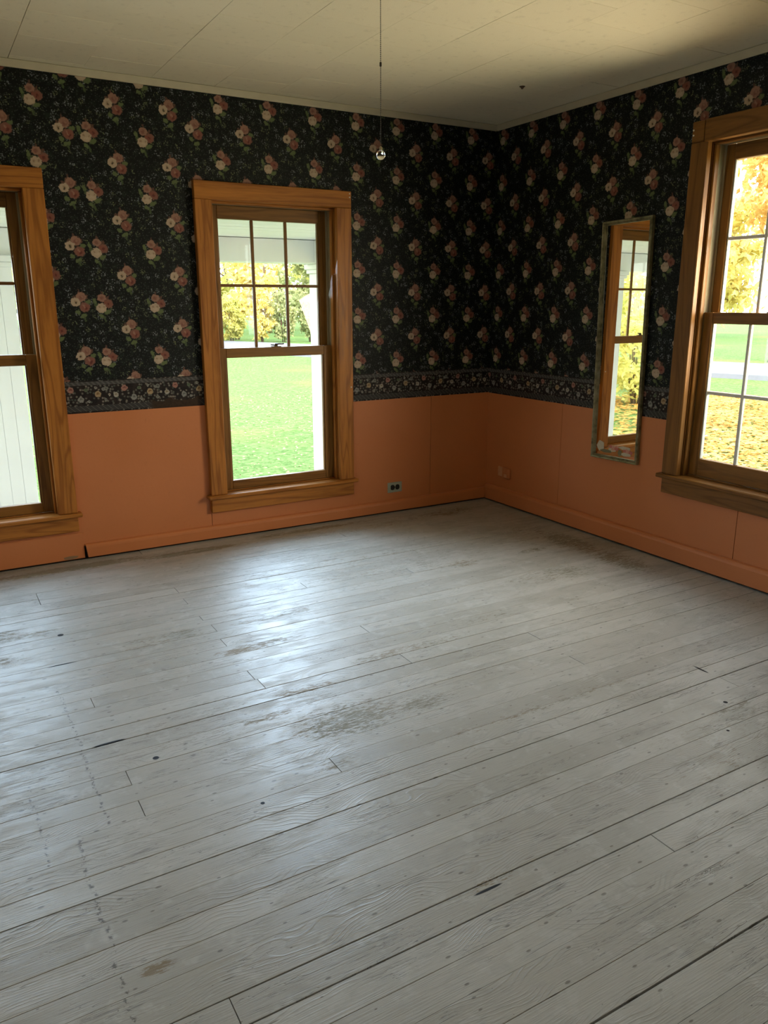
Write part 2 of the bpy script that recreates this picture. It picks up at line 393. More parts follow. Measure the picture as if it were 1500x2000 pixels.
ex = bmesh.ops.extrude_face_region(bm, geom=bm.faces[:]); bmesh.ops.translate(bm, vec=(0, -.0006, 0), verts=[v for v in ex['geom'] if isinstance(v, bmesh.types.BMVert)])
done('scuff_mark', bm, gs.mat, b2, (-2.915, -.0158, .0215))
b3 = prism('baseboard_right', None, base_prof(.118, .034), 'y', YR + .02, -.032, BASEMAT)
tag(b3, 'orange baseboard with rounded top along the mirror wall', 'baseboard', kind='structure')
for nm, ax, a, b, off in (('baseboard_left', 'y', YR + .03, -.03, XL), ('baseboard_rear', 'x', XL + .03, -.03, YR)):
    o = prism(nm, None, [(-p + off, q) for p, q in base_prof(.1, .024)], ax, a, b, BASEMAT)
    tag(o, 'orange baseboard of the %s wall outside the picture' % nm.split('_')[1], 'baseboard', kind='structure')
# crown strip
CREAM = plain('cream_crown_paint', (.50, .44, .31), .5, .3, 0, .12, 14)
cp = [(-.004, H - .004), (-.010, H - .004), (-.013, H + .004), (-.021, H + .018), (-.026, H + .026), (-.026, H + .029), (-.004, H + .029)]
tag(prism('trim_1', None, cp, 'x', XL + .03, -.012, CREAM), 'cream cove strip between ceiling and the two-window wall', 'trim', kind='structure')
tag(prism('trim_2', None, cp, 'y', YR + .03, -.012, CREAM), 'cream cove strip between ceiling and the mirror wall', 'trim', kind='structure')

# ceiling of square fibre tiles
ceil = box('ceiling', None, (XL - .1, YR - .1, HC + .014), (.1, .1, HC + .10), plain('ceiling_backing', (.30, .26, .19), .9), 0)
tag(ceil, 'cream ceiling of square fibre tiles', 'ceiling', kind='structure')
gt = G('ceiling_tile_paint', .75, .2); pp = gt.pos()
n1 = gt.noise(pp, 1.6, 4, .6); n2 = gt.noise(pp, 26, 4, .6)
cc = gt.mix(n1, (.80, .72, .52), (.87, .79, .59)); cc = gt.mix(gt.mr(n2, .55, .75, 0., .35), cc, (.56, .49, .34))
cc = gt.mix(gt.m('MULTIPLY', gt.rnd(), .12), cc, (.55, .50, .38))
gt.col(cc); gt.bump(gt.noise(pp, 160, 4), .0015, .4)
TP = .3385; tile = box_mesh((TP - .0004, TP - .0020, .012), .0009); k = 0
i0 = -8
for i in range(-8, 9):
    xa = -2.955 + i * TP
    if xa + TP < XL + .02 or xa > -.02: continue
    for j in range(-16, 4):
        ya = -.924 + (TP / 2 if i % 2 == 0 else 0) + j * TP
        x0, x1, y0, y1 = max(xa, XL), min(xa + TP, 0), max(ya, YR), min(ya + TP, 0)
        if x1 - x0 < .03 or y1 - y0 < .03: continue
        me = tile if abs(x1 - x0 - TP) < 1e-6 and abs(y1 - y0 - TP) < 1e-6 else box_mesh((x1 - x0 - .0004, y1 - y0 - .0020, .012), .0009)
        gapx = .0016 if i == 0 else 0
        o = link('ceiling_tile', me, gt.mat, ceil, Vector(((x0 + x1) / 2 + gapx, (y0 + y1) / 2, HC + .0068 + random.uniform(-.0007, .0007))) - ceil.location)

# floor of narrow painted boards
DARK = plain('dark_subfloor', (.012, .010, .008), .9, .1)
floor = box('floor', None, (XL - .1, YR - .1, -.09), (.1, .1, -.016), DARK, 0)
tag(floor, 'worn grey painted floor of narrow wooden boards', 'floor', kind='structure')
g = G('worn_grey_floor_paint', .36, .32); pw = g.pos(); r = g.rnd()
sh = g.xyz(g.m('MULTIPLY', r, 37.), g.m('MULTIPLY', r, 11.), g.m('MULTIPLY', r, 5.))
vv = g.vm('ADD', pw, sh)
st = g.vm('MULTIPLY', vv, (.09, 1, 1))
warp = g.nz(g.vm('MULTIPLY', vv, (.55, 1, 1)), 4.5, 2, .5)
wx_, wy_, wz_ = g.sep(vv)
gx, gy, gz = g.sep(st)
cath = g.m('SINE', g.m('ADD', g.m('MULTIPLY', gy, 560.), g.m('MULTIPLY', warp, 110.)))
arcs = g.m('MULTIPLY', g.mr(cath, .35, 1.), g.mr(g.nz(g.vm('MULTIPLY', vv, (.3, 1, 1)), 5, 2), .46, .62, .0, 1.))
fine = g.nz(g.vm('MULTIPLY', vv, (.03, 1, 1)), 320, 3, .6)
mid_ = g.nz(g.vm('MULTIPLY', vv, (.35, 1, 1)), 16, 4, .7, .4)
ridn = g.nz(g.vm('MULTIPLY', vv, (.05, 1, 1)), 46, 4, .68, .5)
rid = g.mr(g.m('ABSOLUTE', g.m('SUBTRACT', ridn, .5)), .0, .016, 1., 0.)
ridm = g.mr(g.nz(g.vm('MULTIPLY', vv, (.4, 1, 1)), 7, 3), .50, .60)
crack = g.m('MULTIPLY', rid, ridm)
grain = g.m('ADD', g.m('MULTIPLY', arcs, .8), g.m('SUBTRACT', g.m('MULTIPLY', fine, 1.1), g.m('MULTIPLY', crack, 1.5)))
base = g.mix(r, (.375, .355, .315), (.455, .435, .395))
base = g.mix(g.mr(mid_, .50, .74, 0., .34), base, (.285, .268, .225))
base = g.mix(g.mr(g.nz(pw, 1.3, 2, .6), .44, .64, 0., .4), base, (.32, .30, .25))
base = g.mix(g.mr(g.nz(pw, 11, 3, .7), .45, .30, 0., .4), base, (.50, .49, .46))
base = g.mix(g.m('MULTIPLY', g.mr(fine, .52, .64), .20), base, (.24, .225, .19))
base = g.mix(g.m('MULTIPLY', crack, .55), base, (.10, .09, .07))
base = g.mix(g.m('MULTIPLY', arcs, .16), base, (.22, .205, .17))
# dirt specks and short scratches along the grain
d1, dc1 = g.voro(g.vm('MULTIPLY', pw, (.45, 1, 1)), 26, ('Distance', 'Color')); q1 = g.sep(dc1)
spk = g.m('MULTIPLY', g.mr(d1, g.m('MULTIPLY', q1[0], .13), g.m('MULTIPLY', q1[0], .06)), g.m('GREATER_THAN', q1[1], .62))
d3, dc3 = g.voro(g.mapn(pw, (3.1, 1.7, 0), (0, 0, .04), (.09, 1, 1)), 34, ('Distance', 'Color')); q3 = g.sep(dc3)
scr = g.m('MULTIPLY', g.mr(d3, .07, .03), g.m('GREATER_THAN', q3[1], .74))
base = g.mix(g.m('MULTIPLY', g.m('MAXIMUM', spk, scr), .62), base, (.085, .075, .055))
# worn patches of lost paint; heavier near the window wall, painting in its shade
wn = g.nz(g.vm('MULTIPLY', pw, (.22, 1, 1)), 42, 3, .72); wn2 = g.nz(pw, 7, 3)
wear_shade = None
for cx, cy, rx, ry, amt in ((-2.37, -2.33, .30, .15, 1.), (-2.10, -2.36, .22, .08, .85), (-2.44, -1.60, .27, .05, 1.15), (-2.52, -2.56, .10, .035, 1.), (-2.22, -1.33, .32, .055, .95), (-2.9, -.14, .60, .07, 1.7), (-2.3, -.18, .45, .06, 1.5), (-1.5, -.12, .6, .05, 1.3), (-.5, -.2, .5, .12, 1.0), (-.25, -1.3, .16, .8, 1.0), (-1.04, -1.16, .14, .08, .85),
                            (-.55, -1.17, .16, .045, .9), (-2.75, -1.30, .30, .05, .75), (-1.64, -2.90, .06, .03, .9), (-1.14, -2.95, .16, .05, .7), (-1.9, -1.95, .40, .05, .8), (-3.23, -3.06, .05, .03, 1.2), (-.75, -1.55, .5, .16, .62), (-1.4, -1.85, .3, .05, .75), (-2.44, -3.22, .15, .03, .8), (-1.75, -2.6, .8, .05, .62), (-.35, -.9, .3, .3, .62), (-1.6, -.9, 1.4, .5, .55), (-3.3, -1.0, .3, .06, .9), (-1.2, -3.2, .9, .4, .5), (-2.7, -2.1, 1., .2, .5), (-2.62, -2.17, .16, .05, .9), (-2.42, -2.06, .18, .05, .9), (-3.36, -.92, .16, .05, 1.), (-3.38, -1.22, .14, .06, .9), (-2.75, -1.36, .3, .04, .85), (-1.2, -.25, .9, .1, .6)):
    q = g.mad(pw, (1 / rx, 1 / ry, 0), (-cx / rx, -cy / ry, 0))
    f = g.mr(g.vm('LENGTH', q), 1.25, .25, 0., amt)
    wear_shade = f if wear_shade is None else g.m('MAXIMUM', wear_shade, f)
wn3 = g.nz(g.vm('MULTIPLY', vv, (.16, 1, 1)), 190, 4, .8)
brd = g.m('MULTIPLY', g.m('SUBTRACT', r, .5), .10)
worn = g.mr(g.m('ADD', g.m('MULTIPLY_ADD', wear_shade, .265, brd), g.m('ADD', g.m('MULTIPLY_ADD', wn, .45, g.m('MULTIPLY', wn2, .20)), g.m('MULTIPLY', wn3, .95))), 1.0, 1.09)  # mask of lost paint plus the painted shade near the window wall
worn = g.m('MULTIPLY', worn, g.mr(wear_shade, .1, .7, .10, 1.))
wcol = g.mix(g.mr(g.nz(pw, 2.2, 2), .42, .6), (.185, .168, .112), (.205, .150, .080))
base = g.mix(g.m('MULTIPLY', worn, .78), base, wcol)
# dotted nail lines and plug holes
px_, py_, pz_ = g.sep(pw)
nwob = g.nz(pw, 9, 1); ndot = g.nz(pw, 70, 2, .6)
for xl, wd, ya, yb in ((-3.305, .012, -3.3, -2.5), (-3.217, .010, -2.5, -1.6), (-3.385, .010, -2.6, -2.2)):
    dx = g.m('ABSOLUTE', g.m('SUBTRACT', g.m('MULTIPLY_ADD', nwob, .03, px_), xl + .015))
    ln = g.m('MULTIPLY', g.mr(dx, wd * .8, wd * .1), g.mr(ndot, .50, .62))
    ln = g.m('MULTIPLY', ln, g.m('MULTIPLY', g.m('GREATER_THAN', py_, ya), g.m('LESS_THAN', py_, yb)))
    base = g.mix(g.m('MULTIPLY', ln, .75), base, (.07, .06, .05))
hole = None
for cx, cy, rx, ry in ((-3.17, -1.372, .07, .0065), (-3.13, -2.070, .06, .0075), (-2.22, -1.157, .10, .004), (-2.46, -3.235, .05, .005), (-.995, -2.70, .006, .04)):
    f = g.mr(g.vm('LENGTH', g.mad(pw, (1 / rx, 1 / ry, 0), (-cx / rx, -cy / ry, 0))), 1., .7)
    hole = f if hole is None else g.m('MAXIMUM', hole, f)
for cx, cy, rr in ((-3.13, -1.06, .014), (-3.02, -2.236, .011), (-2.813, -2.628, .007), (-1.14, -2.92, .009), (-1.30, -3.05, .006)):
    f = g.mr(g.vm('DISTANCE', g.xyz(px_, py_, 0.), (cx, cy, 0.)), rr, rr * .8)
    hole = f if hole is None else g.m('MAXIMUM', hole, f)
base = g.mix(hole, base, (.004, .003, .003))
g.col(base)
g.rgh(g.m('ADD', g.mr(mid_, .35, .7, .33, .50), g.m('MULTIPLY', g.m('MAXIMUM', worn, hole), .3)))
g.bump(g.m('MULTIPLY_ADD', warp, 2.2, g.m('MULTIPLY', grain, .6)), .0016, .55)
FLOORM = g.mat
ys = [-.003, -.095, -.185, -.275, -.365, -.455, -.547, -.635, -.727, -.812, -.898, -.983, -1.069, -1.155, -1.218, -1.285, -1.37, -1.454, -1.54, -1.633, -1.72, -1.80, -1.888, -1.975, -2.073, -2.16, -2.26, -2.345, -2.432, -2.516, -2.605, -2.69, -2.777, -2.866, -2.95, -3.035, -3.104, -3.212, -3.293, -3.374, -3.46, -3.55, -3.64]
while ys[-1] - .0875 > YR: ys.append(ys[-1] - .0875)
wide = {-2.777: .0042, -3.293: .0036, -2.073: .0034, -3.64: .0045, -1.37: .003, -1.155: .0028, -1.975: .003, -3.212: .003}
known = {5: [-3.155], 6: [-3.155], 8: [-2.535], 15: [-2.525], 17: [-2.54], 20: [-3.125], 21: [-2.549], 26: [-3.12], 28: [-3.122], 29: [-2.543], 37: [-3.121], 32: [-.99], 24: [-1.35], 11: [-1.95], 19: [-1.95]}
joists = [-4.9, -4.3, -3.72, -3.13, -2.54, -1.95, -1.36, -.78]
for i, (ya, yb) in enumerate(zip(ys, ys[1:])):
    ga = wide.get(ya, random.choice((.0002, .0003, .0006, .001, .0016))); gb = wide.get(yb, .0003)
    cuts = known.get(i)
    if cuts is None:
        cuts = [random.choice(joists[:2] + joists[4:])] if random.random() < .75 else []
    else: cuts = cuts + ([-4.3] if random.random() < .5 else [])
    cuts = sorted(set(cuts)); xs = [XL + .004] + cuts + [-.004]
    for xa, xb in zip(xs, xs[1:]):
        gx = .0018
        sx, sy = (xb - xa) - gx, (ya - yb) - ga / 2 - gb / 2
        me = box_mesh((sx, sy, .016), .0007)
        tilt = random.uniform(-.006, .006)
        for v in me.vertices:
            if abs(v.co.y) > sy * .4 and v.co.z > 0: v.co.z -= .0005
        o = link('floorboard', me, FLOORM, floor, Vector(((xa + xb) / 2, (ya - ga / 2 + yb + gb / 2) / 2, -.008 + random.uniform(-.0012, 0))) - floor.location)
        o.rotation_euler = (tilt, 0, 0)

# ------------------------------------------------------------------ windows
def window(n, side, u, zs, label, grilles=(True, False), wood_munt=True, rail=.06, split_head=False):
    (loc, rz) = FRAME[side]; M = Matrix.Translation(loc) @ Matrix.Rotation(rz, 4, 'Z')
    root = empty('window_%d' % n, M @ Vector((u, 0, zs)), rz); tag(root, label, 'window', kind='structure')
    W_, Sx = (DKOAK if side == 'right' else WOOD), SASH
    B = lambda nm, lo, hi, m, bv=.002, par=root, rel=(0, 0, 0): box(nm, par, lo, hi, m, bv, rel)
    fr, ct = -.040, .1   # casing front, casing width
    B('side_casing', (-OPH, fr, 0), (-HALF, -.0062, ZOP), W_['z'], .003)
    B('side_casing', (HALF, fr, 0), (OPH, -.0062, ZOP), W_['z'], .003)
    if split_head:
        B('head_block', (-OPH, fr, ZOP + .002), (-OPH + .072, -.0062, ZOP + .098), W_['x'], .003)
        B('head_casing', (-OPH + .084, fr - .012, ZOP - .004), (OPH, -.0062, ZOP + .098), W_['x'], .003)
    else:
        B('head_casing', (-OPH, fr, ZOP + .0008), (OPH, -.0062, ZOP + .096), W_['x'], .003)
    B('stool', (-OPH - .022, -.064, -.022), (OPH + .022, .042, 0), W_['x'], .005)
    B('apron', (-OPH, -.034, -.108), (OPH, -.0062, -.0225), W_['x'], .003)
    d0, d1 = .002, .150
    B('side_jamb', (-HALF - .018, d0, -.02), (-HALF, d1, ZOP), W_['z']); B('side_jamb', (HALF, d0, -.02), (HALF + .018, d1, ZOP), W_['z'])
    B('head_jamb', (-HALF - .018, d0, ZOP), (HALF + .018, d1, ZOP + .018), W_['x'])
    B('sill', (-HALF - .018, .0425, -.026), (HALF + .018, .19, .004), W_['x'])
    for s in (-1, 1):
        a, b = sorted((s * HALF, s * (HALF - .013)))
        B('stop_bead', (a, .008, .0), (b, .040, ZOP - .014), W_['z'], .003)
        a, b = sorted((s * HALF, s * (HALF - .008)))
        B('jamb_liner', (a, .0405, .006), (b, .132, ZOP - .012), PALE, .001)
        a, b = sorted((s * HALF, s * (HALF - .020)))
        B('parting_bead', (a, .0795, .86), (b, .0835, ZOP - .012), PALE, .001)
    B('stop_bead', (-HALF, .008, ZOP - .0135), (HALF, .040, ZOP), W_['x'], .003)
    B('head_liner', (-HALF, .0405, ZOP - .0115), (HALF, .086, ZOP), PALE, .001)
    GH = .321; SO = HALF - .009
    def sash(name, y0, y1, z0, z1, gz0, gz1, grid, wm):
        yc = (y0 + y1) / 2
        s = empty(name, (0, yc, z0), 0, root)
        rel = (0, yc, z0)
        for sg in (-1, 1):
            a, b = sorted((sg * SO, sg * GH)); box('stile', s, (a, y0, z0), (b, y1, z1), Sx['z'], .003, rel)
        box('bottom_rail', s, (-GH, y0, z0), (GH, y1, gz0), Sx['x'], .003, rel)
        box('top_rail', s, (-GH, y0, gz1), (GH, y1, z1), Sx['x'], .003, rel)
        # a slim bevelled bead holding the glass
        for sg in (-1, 1):
            a, b = sorted((sg * GH, sg * (GH - .007))); box('glazing_bead', s, (a, yc - .011, gz0), (b, yc + .011, gz1), GRILLE if sg < 0 and side == 'right' else Sx['z'], .002, rel)
        if grid:
            mw = .0085 if wm else .009; m = Sx if wm else None
            us = [-GH] + [-GH + 2 * GH * k / 3 for k in (1, 2)] + [GH]; zz = [gz0, (gz0 + gz1) / 2, gz1]
            for x in us[1:3]: box('muntin', s, (x - mw, yc - .009, gz0), (x + mw, yc + .009, gz1), m['z'] if wm else GRILLE, .003, rel)
            for a, b in zip(us, us[1:]):
                lo_ = a + (mw if a != -GH else .007); hi_ = b - (mw if b != GH else .007)
                box('muntin', s, (lo_, yc - .009, zz[1] - mw), (hi_, yc + .009, zz[1] + mw), m['x'] if wm else GRILLE, .003, rel)
                for c, d in zip(zz, zz[1:]):
                    box('pane', s, (lo_ - .002, yc - .0015, c + (mw if c != gz0 else 0) - .002), (hi_ + .002, yc + .0015, d - (mw if d != gz1 else 0) + .002), GLASS, 0, rel)
        else:
            box('pane', s, (-GH + .004, yc - .0015, gz0 - .002), (GH - .004, yc + .0015, gz1 + .002), GLASS, 0, rel)
        return s
    sash('upper_sash', .085, .120, .815, ZOP - .012, .853, 1.590, grilles[0], wood_munt)
    ls = sash('lower_sash', .044, .079, .006, .862, rail, .805, grilles[1], wood_munt)
    # sash lock: base plate, cam drum and curved lever, on the meeting rail
    bm = bmesh.new(); lathe(bm, [(.011, 0), (.0115, .008), (.008, .014), (.004, .017)], 14, 'z', (0, 0, .004))
    bmesh.ops.create_cube(bm, size=1, matrix=Matrix.Translation((0, 0, .002)) @ Matrix.Diagonal((.062, .020, .004, 1)))
    tube(bm, [(0, -.002, .015), (.018, -.010, .018), (.034, -.016, .017), (.044, -.017, .019)], [.005, .0045, .004, .005], 8)
    tube(bm, [(-.004, .004, .010), (-.018, .012, .011), (-.026, .018, .012)], [.005, .004, .003], 8)
    lock = done('sash_lock', bm, BRASS, ls, (0.005, 0, .8562)); tag(lock, 'dark bronze sash lock')
    return root
window(1, 'back', -3.344, .28, 'honey oak sash window cut off by the left edge of the picture')
w2 = window(2, 'back', -1.608, .28, 'honey oak sash window with six small panes over one, wholly in view')
w3 = window(3, 'right', 2.105, .49, 'brown wooden sash window beside the mirror with grey grilles', (True, True), False, .10, True)
window(4, 'left', -3.3, .35, 'added fill-light sash window of the side wall outside the picture')  # window added out of view for fill light
window(5, 'right', 4.6, .49, 'added fill-light sash window further along the mirror wall, outside the picture')  # likewise added, unseen, to carry the warm fill
# white screw remnants of curtain brackets on the casings
for root, pts in ((w2, ((OPH - .012, ZOP + .082), (OPH - .012, ZOP + .062), (.47, .60))), (w3, ((-OPH + .008, ZOP + .06), (-OPH + .01, ZOP + .036), (-OPH - .006, ZOP + .05)))):
    for u, z in pts:
        bm = bmesh.new(); lathe(bm, [(.0045, 0), (.0045, -.002), (.003, -.004), (.001, -.005)], 10, 'y')
        tag(done('bracket_screw', bm, CHIP, root, (u, -.0398 if u > -OPH else -.003, z)), 'white bracket screw')

# ------------------------------------------------------------------ wall mirror
MY = -1.250; MZ = 1.170
mir = empty('wall_mirror', (-.012, MY, MZ - .675)); mir.rotation_euler = (math.radians(-1.2), 0, 0)
tag(mir, 'tall narrow mirror in a tarnished gold frame hung on the floral wall', 'mirror')
gm = G('tarnished_gold', .42, .5); f = gm.noise(gm.obj(), 22, 4, .6); gm.b.inputs['Metallic'].default_value = .55
gm.col(gm.ramp(f, [(.3, (.10, .085, .045)), (.5, (.26, .235, .13)), (.7, (.36, .33, .22))])); gm.bump(gm.noise(gm.obj(), 90, 3), .001, .4)
ms = G('mirror_silver', .012, .5); ms.b.inputs['Metallic'].default_value = 1; ms.col(ms.mix(ms.mr(ms.noise(ms.obj(), 4, 5, .6), .5, .8, 0., .3), (.90, .89, .84), (.78, .76, .68)))
hw, hh, fw_ = .181, .677, .022
def fprof(side):   # stepped moulding, seen in section: (distance from outer edge, depth toward the room)
    return [(0, 0), (0, -.018), (.004, -.023), (.010, -.021), (.013, -.017), (.018, -.018), (fw_, -.012), (fw_, 0)]
def rail(name, a, b, inward):
    """mitred frame bar between outer corners a and b (y,z); inward = unit vector to the glass"""
    bm = bmesh.new(); rings = []
    d = (Vector(b) - Vector(a)).normalized()
    for p, s in ((Vector(a), 1), (Vector(b), -1)):
        rings.append([bm.verts.new((x, *(p + Vector(inward) * q + d * q * s))) for q, x in fprof(0)])
    n = len(rings[0])
    for k in range(n): bm.faces.new((rings[0][k], rings[0][(k + 1) % n], rings[1][(k + 1) % n], rings[1][k]))
    bm.faces.new(rings[0][::-1]); bm.faces.new(rings[1])
    return done(name, bm, gm.mat, mir)
c1, c2, c3, c4 = (-hw, 0), (hw, 0), (hw, 2 * hh), (-hw, 2 * hh)
rail('frame_rail', c1, c2, (0, 1)); rail('frame_rail', c2, c3, (-1, 0)); rail('frame_rail', c3, c4, (0, -1)); rail('frame_rail', c4, c1, (1, 0))
box('backing_board', mir, (.0005, -hw + .004, .004), (.008, hw - .004, 2 * hh - .004), plain('hardboard', (.16, .10, .06), .8), 0)
mg = box('mirror_glass', mir, (-.006, -hw + fw_ - .004, fw_ - .004), (-.0005, hw - fw_ + .004, 2 * hh - fw_ + .004), ms.mat, 0)
# flat flower stickers along the lower edge of the glass
STK = {c: plain('sticker_' + c, v, .5, .3, 0, .2, 120) for c, v in dict(rose=(.46, .14, .11), blush=(.55, .27, .20), cream=(.50, .44, .33), green=(.17, .15, .08)).items()}
def petal_disc(r, n, seed, sq=1.):
    rn = random.Random(seed); bm = bmesh.new(); N = 40; vs = []
    for k in range(N):
        a = 2 * PI * k / N; q = r * (1 - .16 * abs(math.sin(a * n / 2 + rn.random() * .2)))
        vs.append(bm.verts.new((0, q * math.cos(a), q * sq * math.sin(a))))
    bm.faces.new(vs); ex = bmesh.ops.extrude_face_region(bm, geom=bm.faces[:])
    bmesh.ops.translate(bm, vec=(-.0006, 0, 0), verts=[v for v in ex['geom'] if isinstance(v, bmesh.types.BMVert)]); return bm
gy, gz = mg.location.y, mg.location.z; sd = 0
for y, z, r, sq, c in ((.115, .075, .032, 1.05, 'cream'), (.02, .062, .033, .45, 'cream'), (.012, .072, .024, .65, 'blush'), (-.012, .070, .017, .7, 'rose'), (.034, .080, .013, .8, 'rose'), (-.02, .082, .010, .7, 'blush'), (-.075, .082, .05, .22, 'cream'), (-.095, .064, .024, .65, 'blush'), (-.122, .060, .016, .8, 'rose'), (-.075, .066, .014, .7, 'rose'), (-.085, .046, .045, .25, 'cream'), (.07, .048, .05, .22, 'green'), (-.04, .050, .016, 1.3, 'green')):
    sd += 1; o = done('flower_sticker', petal_disc(r, 5, sd, sq), STK[c], mg, (-.0027 - .0003 * sd / 4, y - gy, z - gz))

# ------------------------------------------------------------------ outlets
o1 = empty('wall_outlet', (-.793, -.0068, .140)); tag(o1, 'grey-green metal outlet plate with two black sockets on orange wall', 'outlet')
box('cover_plate', o1, (-.0565, -.006, 0), (.0565, 0, .071), plain('plate_metal', (.36, .39, .31), .35, .5, .25), .003)
BLACK = plain('black_bakelite', (.006, .006, .006), .35)
for s in (-1, 1):
    bm = bmesh.new(); lathe(bm, [(.0185, .004), (.0185, -.0015), (.0165, -.003)], 22, 'y')
    for v in bm.verts:
        if abs(v.co.x) > .0145: v.co.x = math.copysign(.0145, v.co.x)
    sk = done('socket', bm, BLACK, o1, (s * .0195, -.0062, .0355))
    for dz in (-.006, .006): box('slot', sk, (-.0035, -.0036, dz - .001), (.0035, -.0028, dz + .001), plain('slot_brass', (.07, .05, .02), .5), 0)
bm = bmesh.new(); lathe(bm, [(.004, .003), (.004, -.0012), (.002, -.0024)], 12, 'y'); done('screw', bm, BLACK, o1, (0, -.0062, .0355))
pl = plain('scuffed_peach', (.60, .30, .15), .5)
o2 = empty('wall_outlet', (-.0068, -.223, .198)); tag(o2, 'orange painted-over double outlet low on the mirror wall near the corner', 'outlet')
box('cover_plate', o2, (-.009, .006, .002), (0, .068, .070), pl, .003)
box('cover_plate', o2, (-.022, -.072, .0), (0, .005, .072), ORANGE, .004)
for z in (.018, .054): box('socket', o2, (-.0245, -.048, z - .011), (-.022, -.020, z + .011), ORANGE if z > .03 else pl, .002)
bm = bmesh.new(); lathe(bm, [(.004, .002), (.004, -.0015), (.002, -.0025)], 12, 'x'); done('screw', bm, pl, o2, (-.0092, .037, .036))

# ------------------------------------------------------------------ pull chain with glass ball, hanging from a lamp holder
CX, CY, CZB = -2.404, -2.615, 1.772
pc = empty('pull_chain', (CX, CY, CZB)); tag(pc, 'thin dark ball chain with a clear glass ball hanging from the ceiling', 'pull chain')
bm = bmesh.new(); zt = HC - .085; z = .022
while CZB + z < zt:
    bmesh.ops.create_icosphere(bm, subdivisions=1, radius=.0015, matrix=Matrix.Translation((0, 0, z))); z += .0044
tube(bm, [(0, 0, .016), (0, 0, zt - CZB)], [.0005, .0005], 5)
CHAIN = plain('dark_chain', (.055, .045, .03), .45, .5, .7)
done('bead_chain', bm, CHAIN, pc)
bm = bmesh.new(); lathe(bm, [(.001, 0), (.0028, .002), (.0028, .010), (.001, .012)], 10); done('connector', bm, CHAIN, pc, (0, 0, .205))
bm = bmesh.new(); lathe(bm, [(.0022, .0), (.0036, .003), (.0036, .007), (.0018, .010)], 12); done('ferrule', bm, plain('ferrule_brass', (.45, .36, .2), .3, .5, .8), pc, (0, 0, .0105))
gb = G('clear_ball_glass', .02, .5); gb.b.inputs['Transmission Weight'].default_value = 1; gb.b.inputs['IOR'].default_value = 1.47; gb.col((.96, .94, .88))
bm = bmesh.new(); bmesh.ops.create_uvsphere(bm, u_segments=28, v_segments=16, radius=.0118)
done('glass_ball', bm, gb.mat, pc, smooth=True)
lh = empty('lamp_holder', (CX, CY, HC - .09)); tag(lh, 'white porcelain ceiling lamp holder with a bare bulb', 'light')
bm = bmesh.new(); lathe(bm, [(.03, 0), (.032, .02), (.04, .045), (.062, .060), (.066, .0885)], 28); done('holder', bm, WHITE, lh, smooth=True)
bm = bmesh.new(); lathe(bm, [(.013, .0), (.014, -.025), (.022, -.045), (.030, -.068), (.029, -.085), (.018, -.102), (.002, -.108)], 24); done('bulb', bm, plain('frosted_bulb', (.8, .8, .76), .3), lh, smooth=True)
# nail head left in the ceiling
bm = bmesh.new(); lathe(bm, [(.016, .003), (.016, 0), (.009, -.004), (.004, -.012)], 14)
tag(done('ceiling_hook_plate', bm, BRASS, None, (-.497, -.846, HC - .0005)), 'small dark metal disc on the cream ceiling near the corner', 'hook plate')

# ------------------------------------------------------------------ outdoors: ground, road, porch
GZ = -.62
g = G('lawn_grass', .9, .1); p = g.pos()
n1 = g.noise(p, .22, 3); n2 = g.noise(p, 14, 5, .7); n3 = g.noise(p, 2.2, 4, .6)
c = g.mix(g.mr(n2, .36, .64), (.07, .145, .035), (.18, .295, .10)); c = g.mix(g.mr(n1, .5, .68, 0., .5), c, (.22, .25, .075)); c = g.mix(g.mr(n3, .60, .78, 0., .5), c, (.20, .17, .08))
g.col(c); g.bump(n2, .03, .8)
bm = bmesh.new(); N = 46
grid = [[None] * (N + 1) for _ in range(N + 1)]
for i in range(N + 1):
    for j in range(N + 1):
        x, y = -75 + 150 * i / N, -45 + 150 * j / N
        grid[i][j] = bm.verts.new((x, y, GZ + .10 * math.sin(x * .21) * math.cos(y * .17)))
for i in range(N):
    for j in range(N): bm.faces.new((grid[i][j], grid[i + 1][j], grid[i + 1][j + 1], grid[i][j + 1]))
tag(done('lawn', bm, g.mat, smooth=True), 'green lawn spreading outside the windows', 'lawn', kind='structure')
d = Vector((6.8, -17.5, 0)).normalized(); nrm = Vector((-d.y, d.x, 0)); ctr = Vector((13.9, 19.9, 0)); bm = bmesh.new()
prev = None
for k in range(-30, 31):
    a = ctr + d * k * 2.2; w = [bm.verts.new((*(a + nrm * s).xy, GZ + .13 + zz)) for s, zz in ((-2.4, -.25), (-2.3, 0), (2.3, 0), (2.4, -.25))]
    if prev:
        for q in range(3): bm.faces.new((prev[q], w[q], w[q + 1], prev[q + 1]))
    prev = w
g = G('asphalt', .85, .2); g.col(g.mix(g.noise(g.pos(), 8, 5, .7), (.15, .155, .19), (.20, .205, .24)))
tag(done('road', bm, g.mat), 'pale grey road crossing beyond the lawn', 'road', kind='structure')

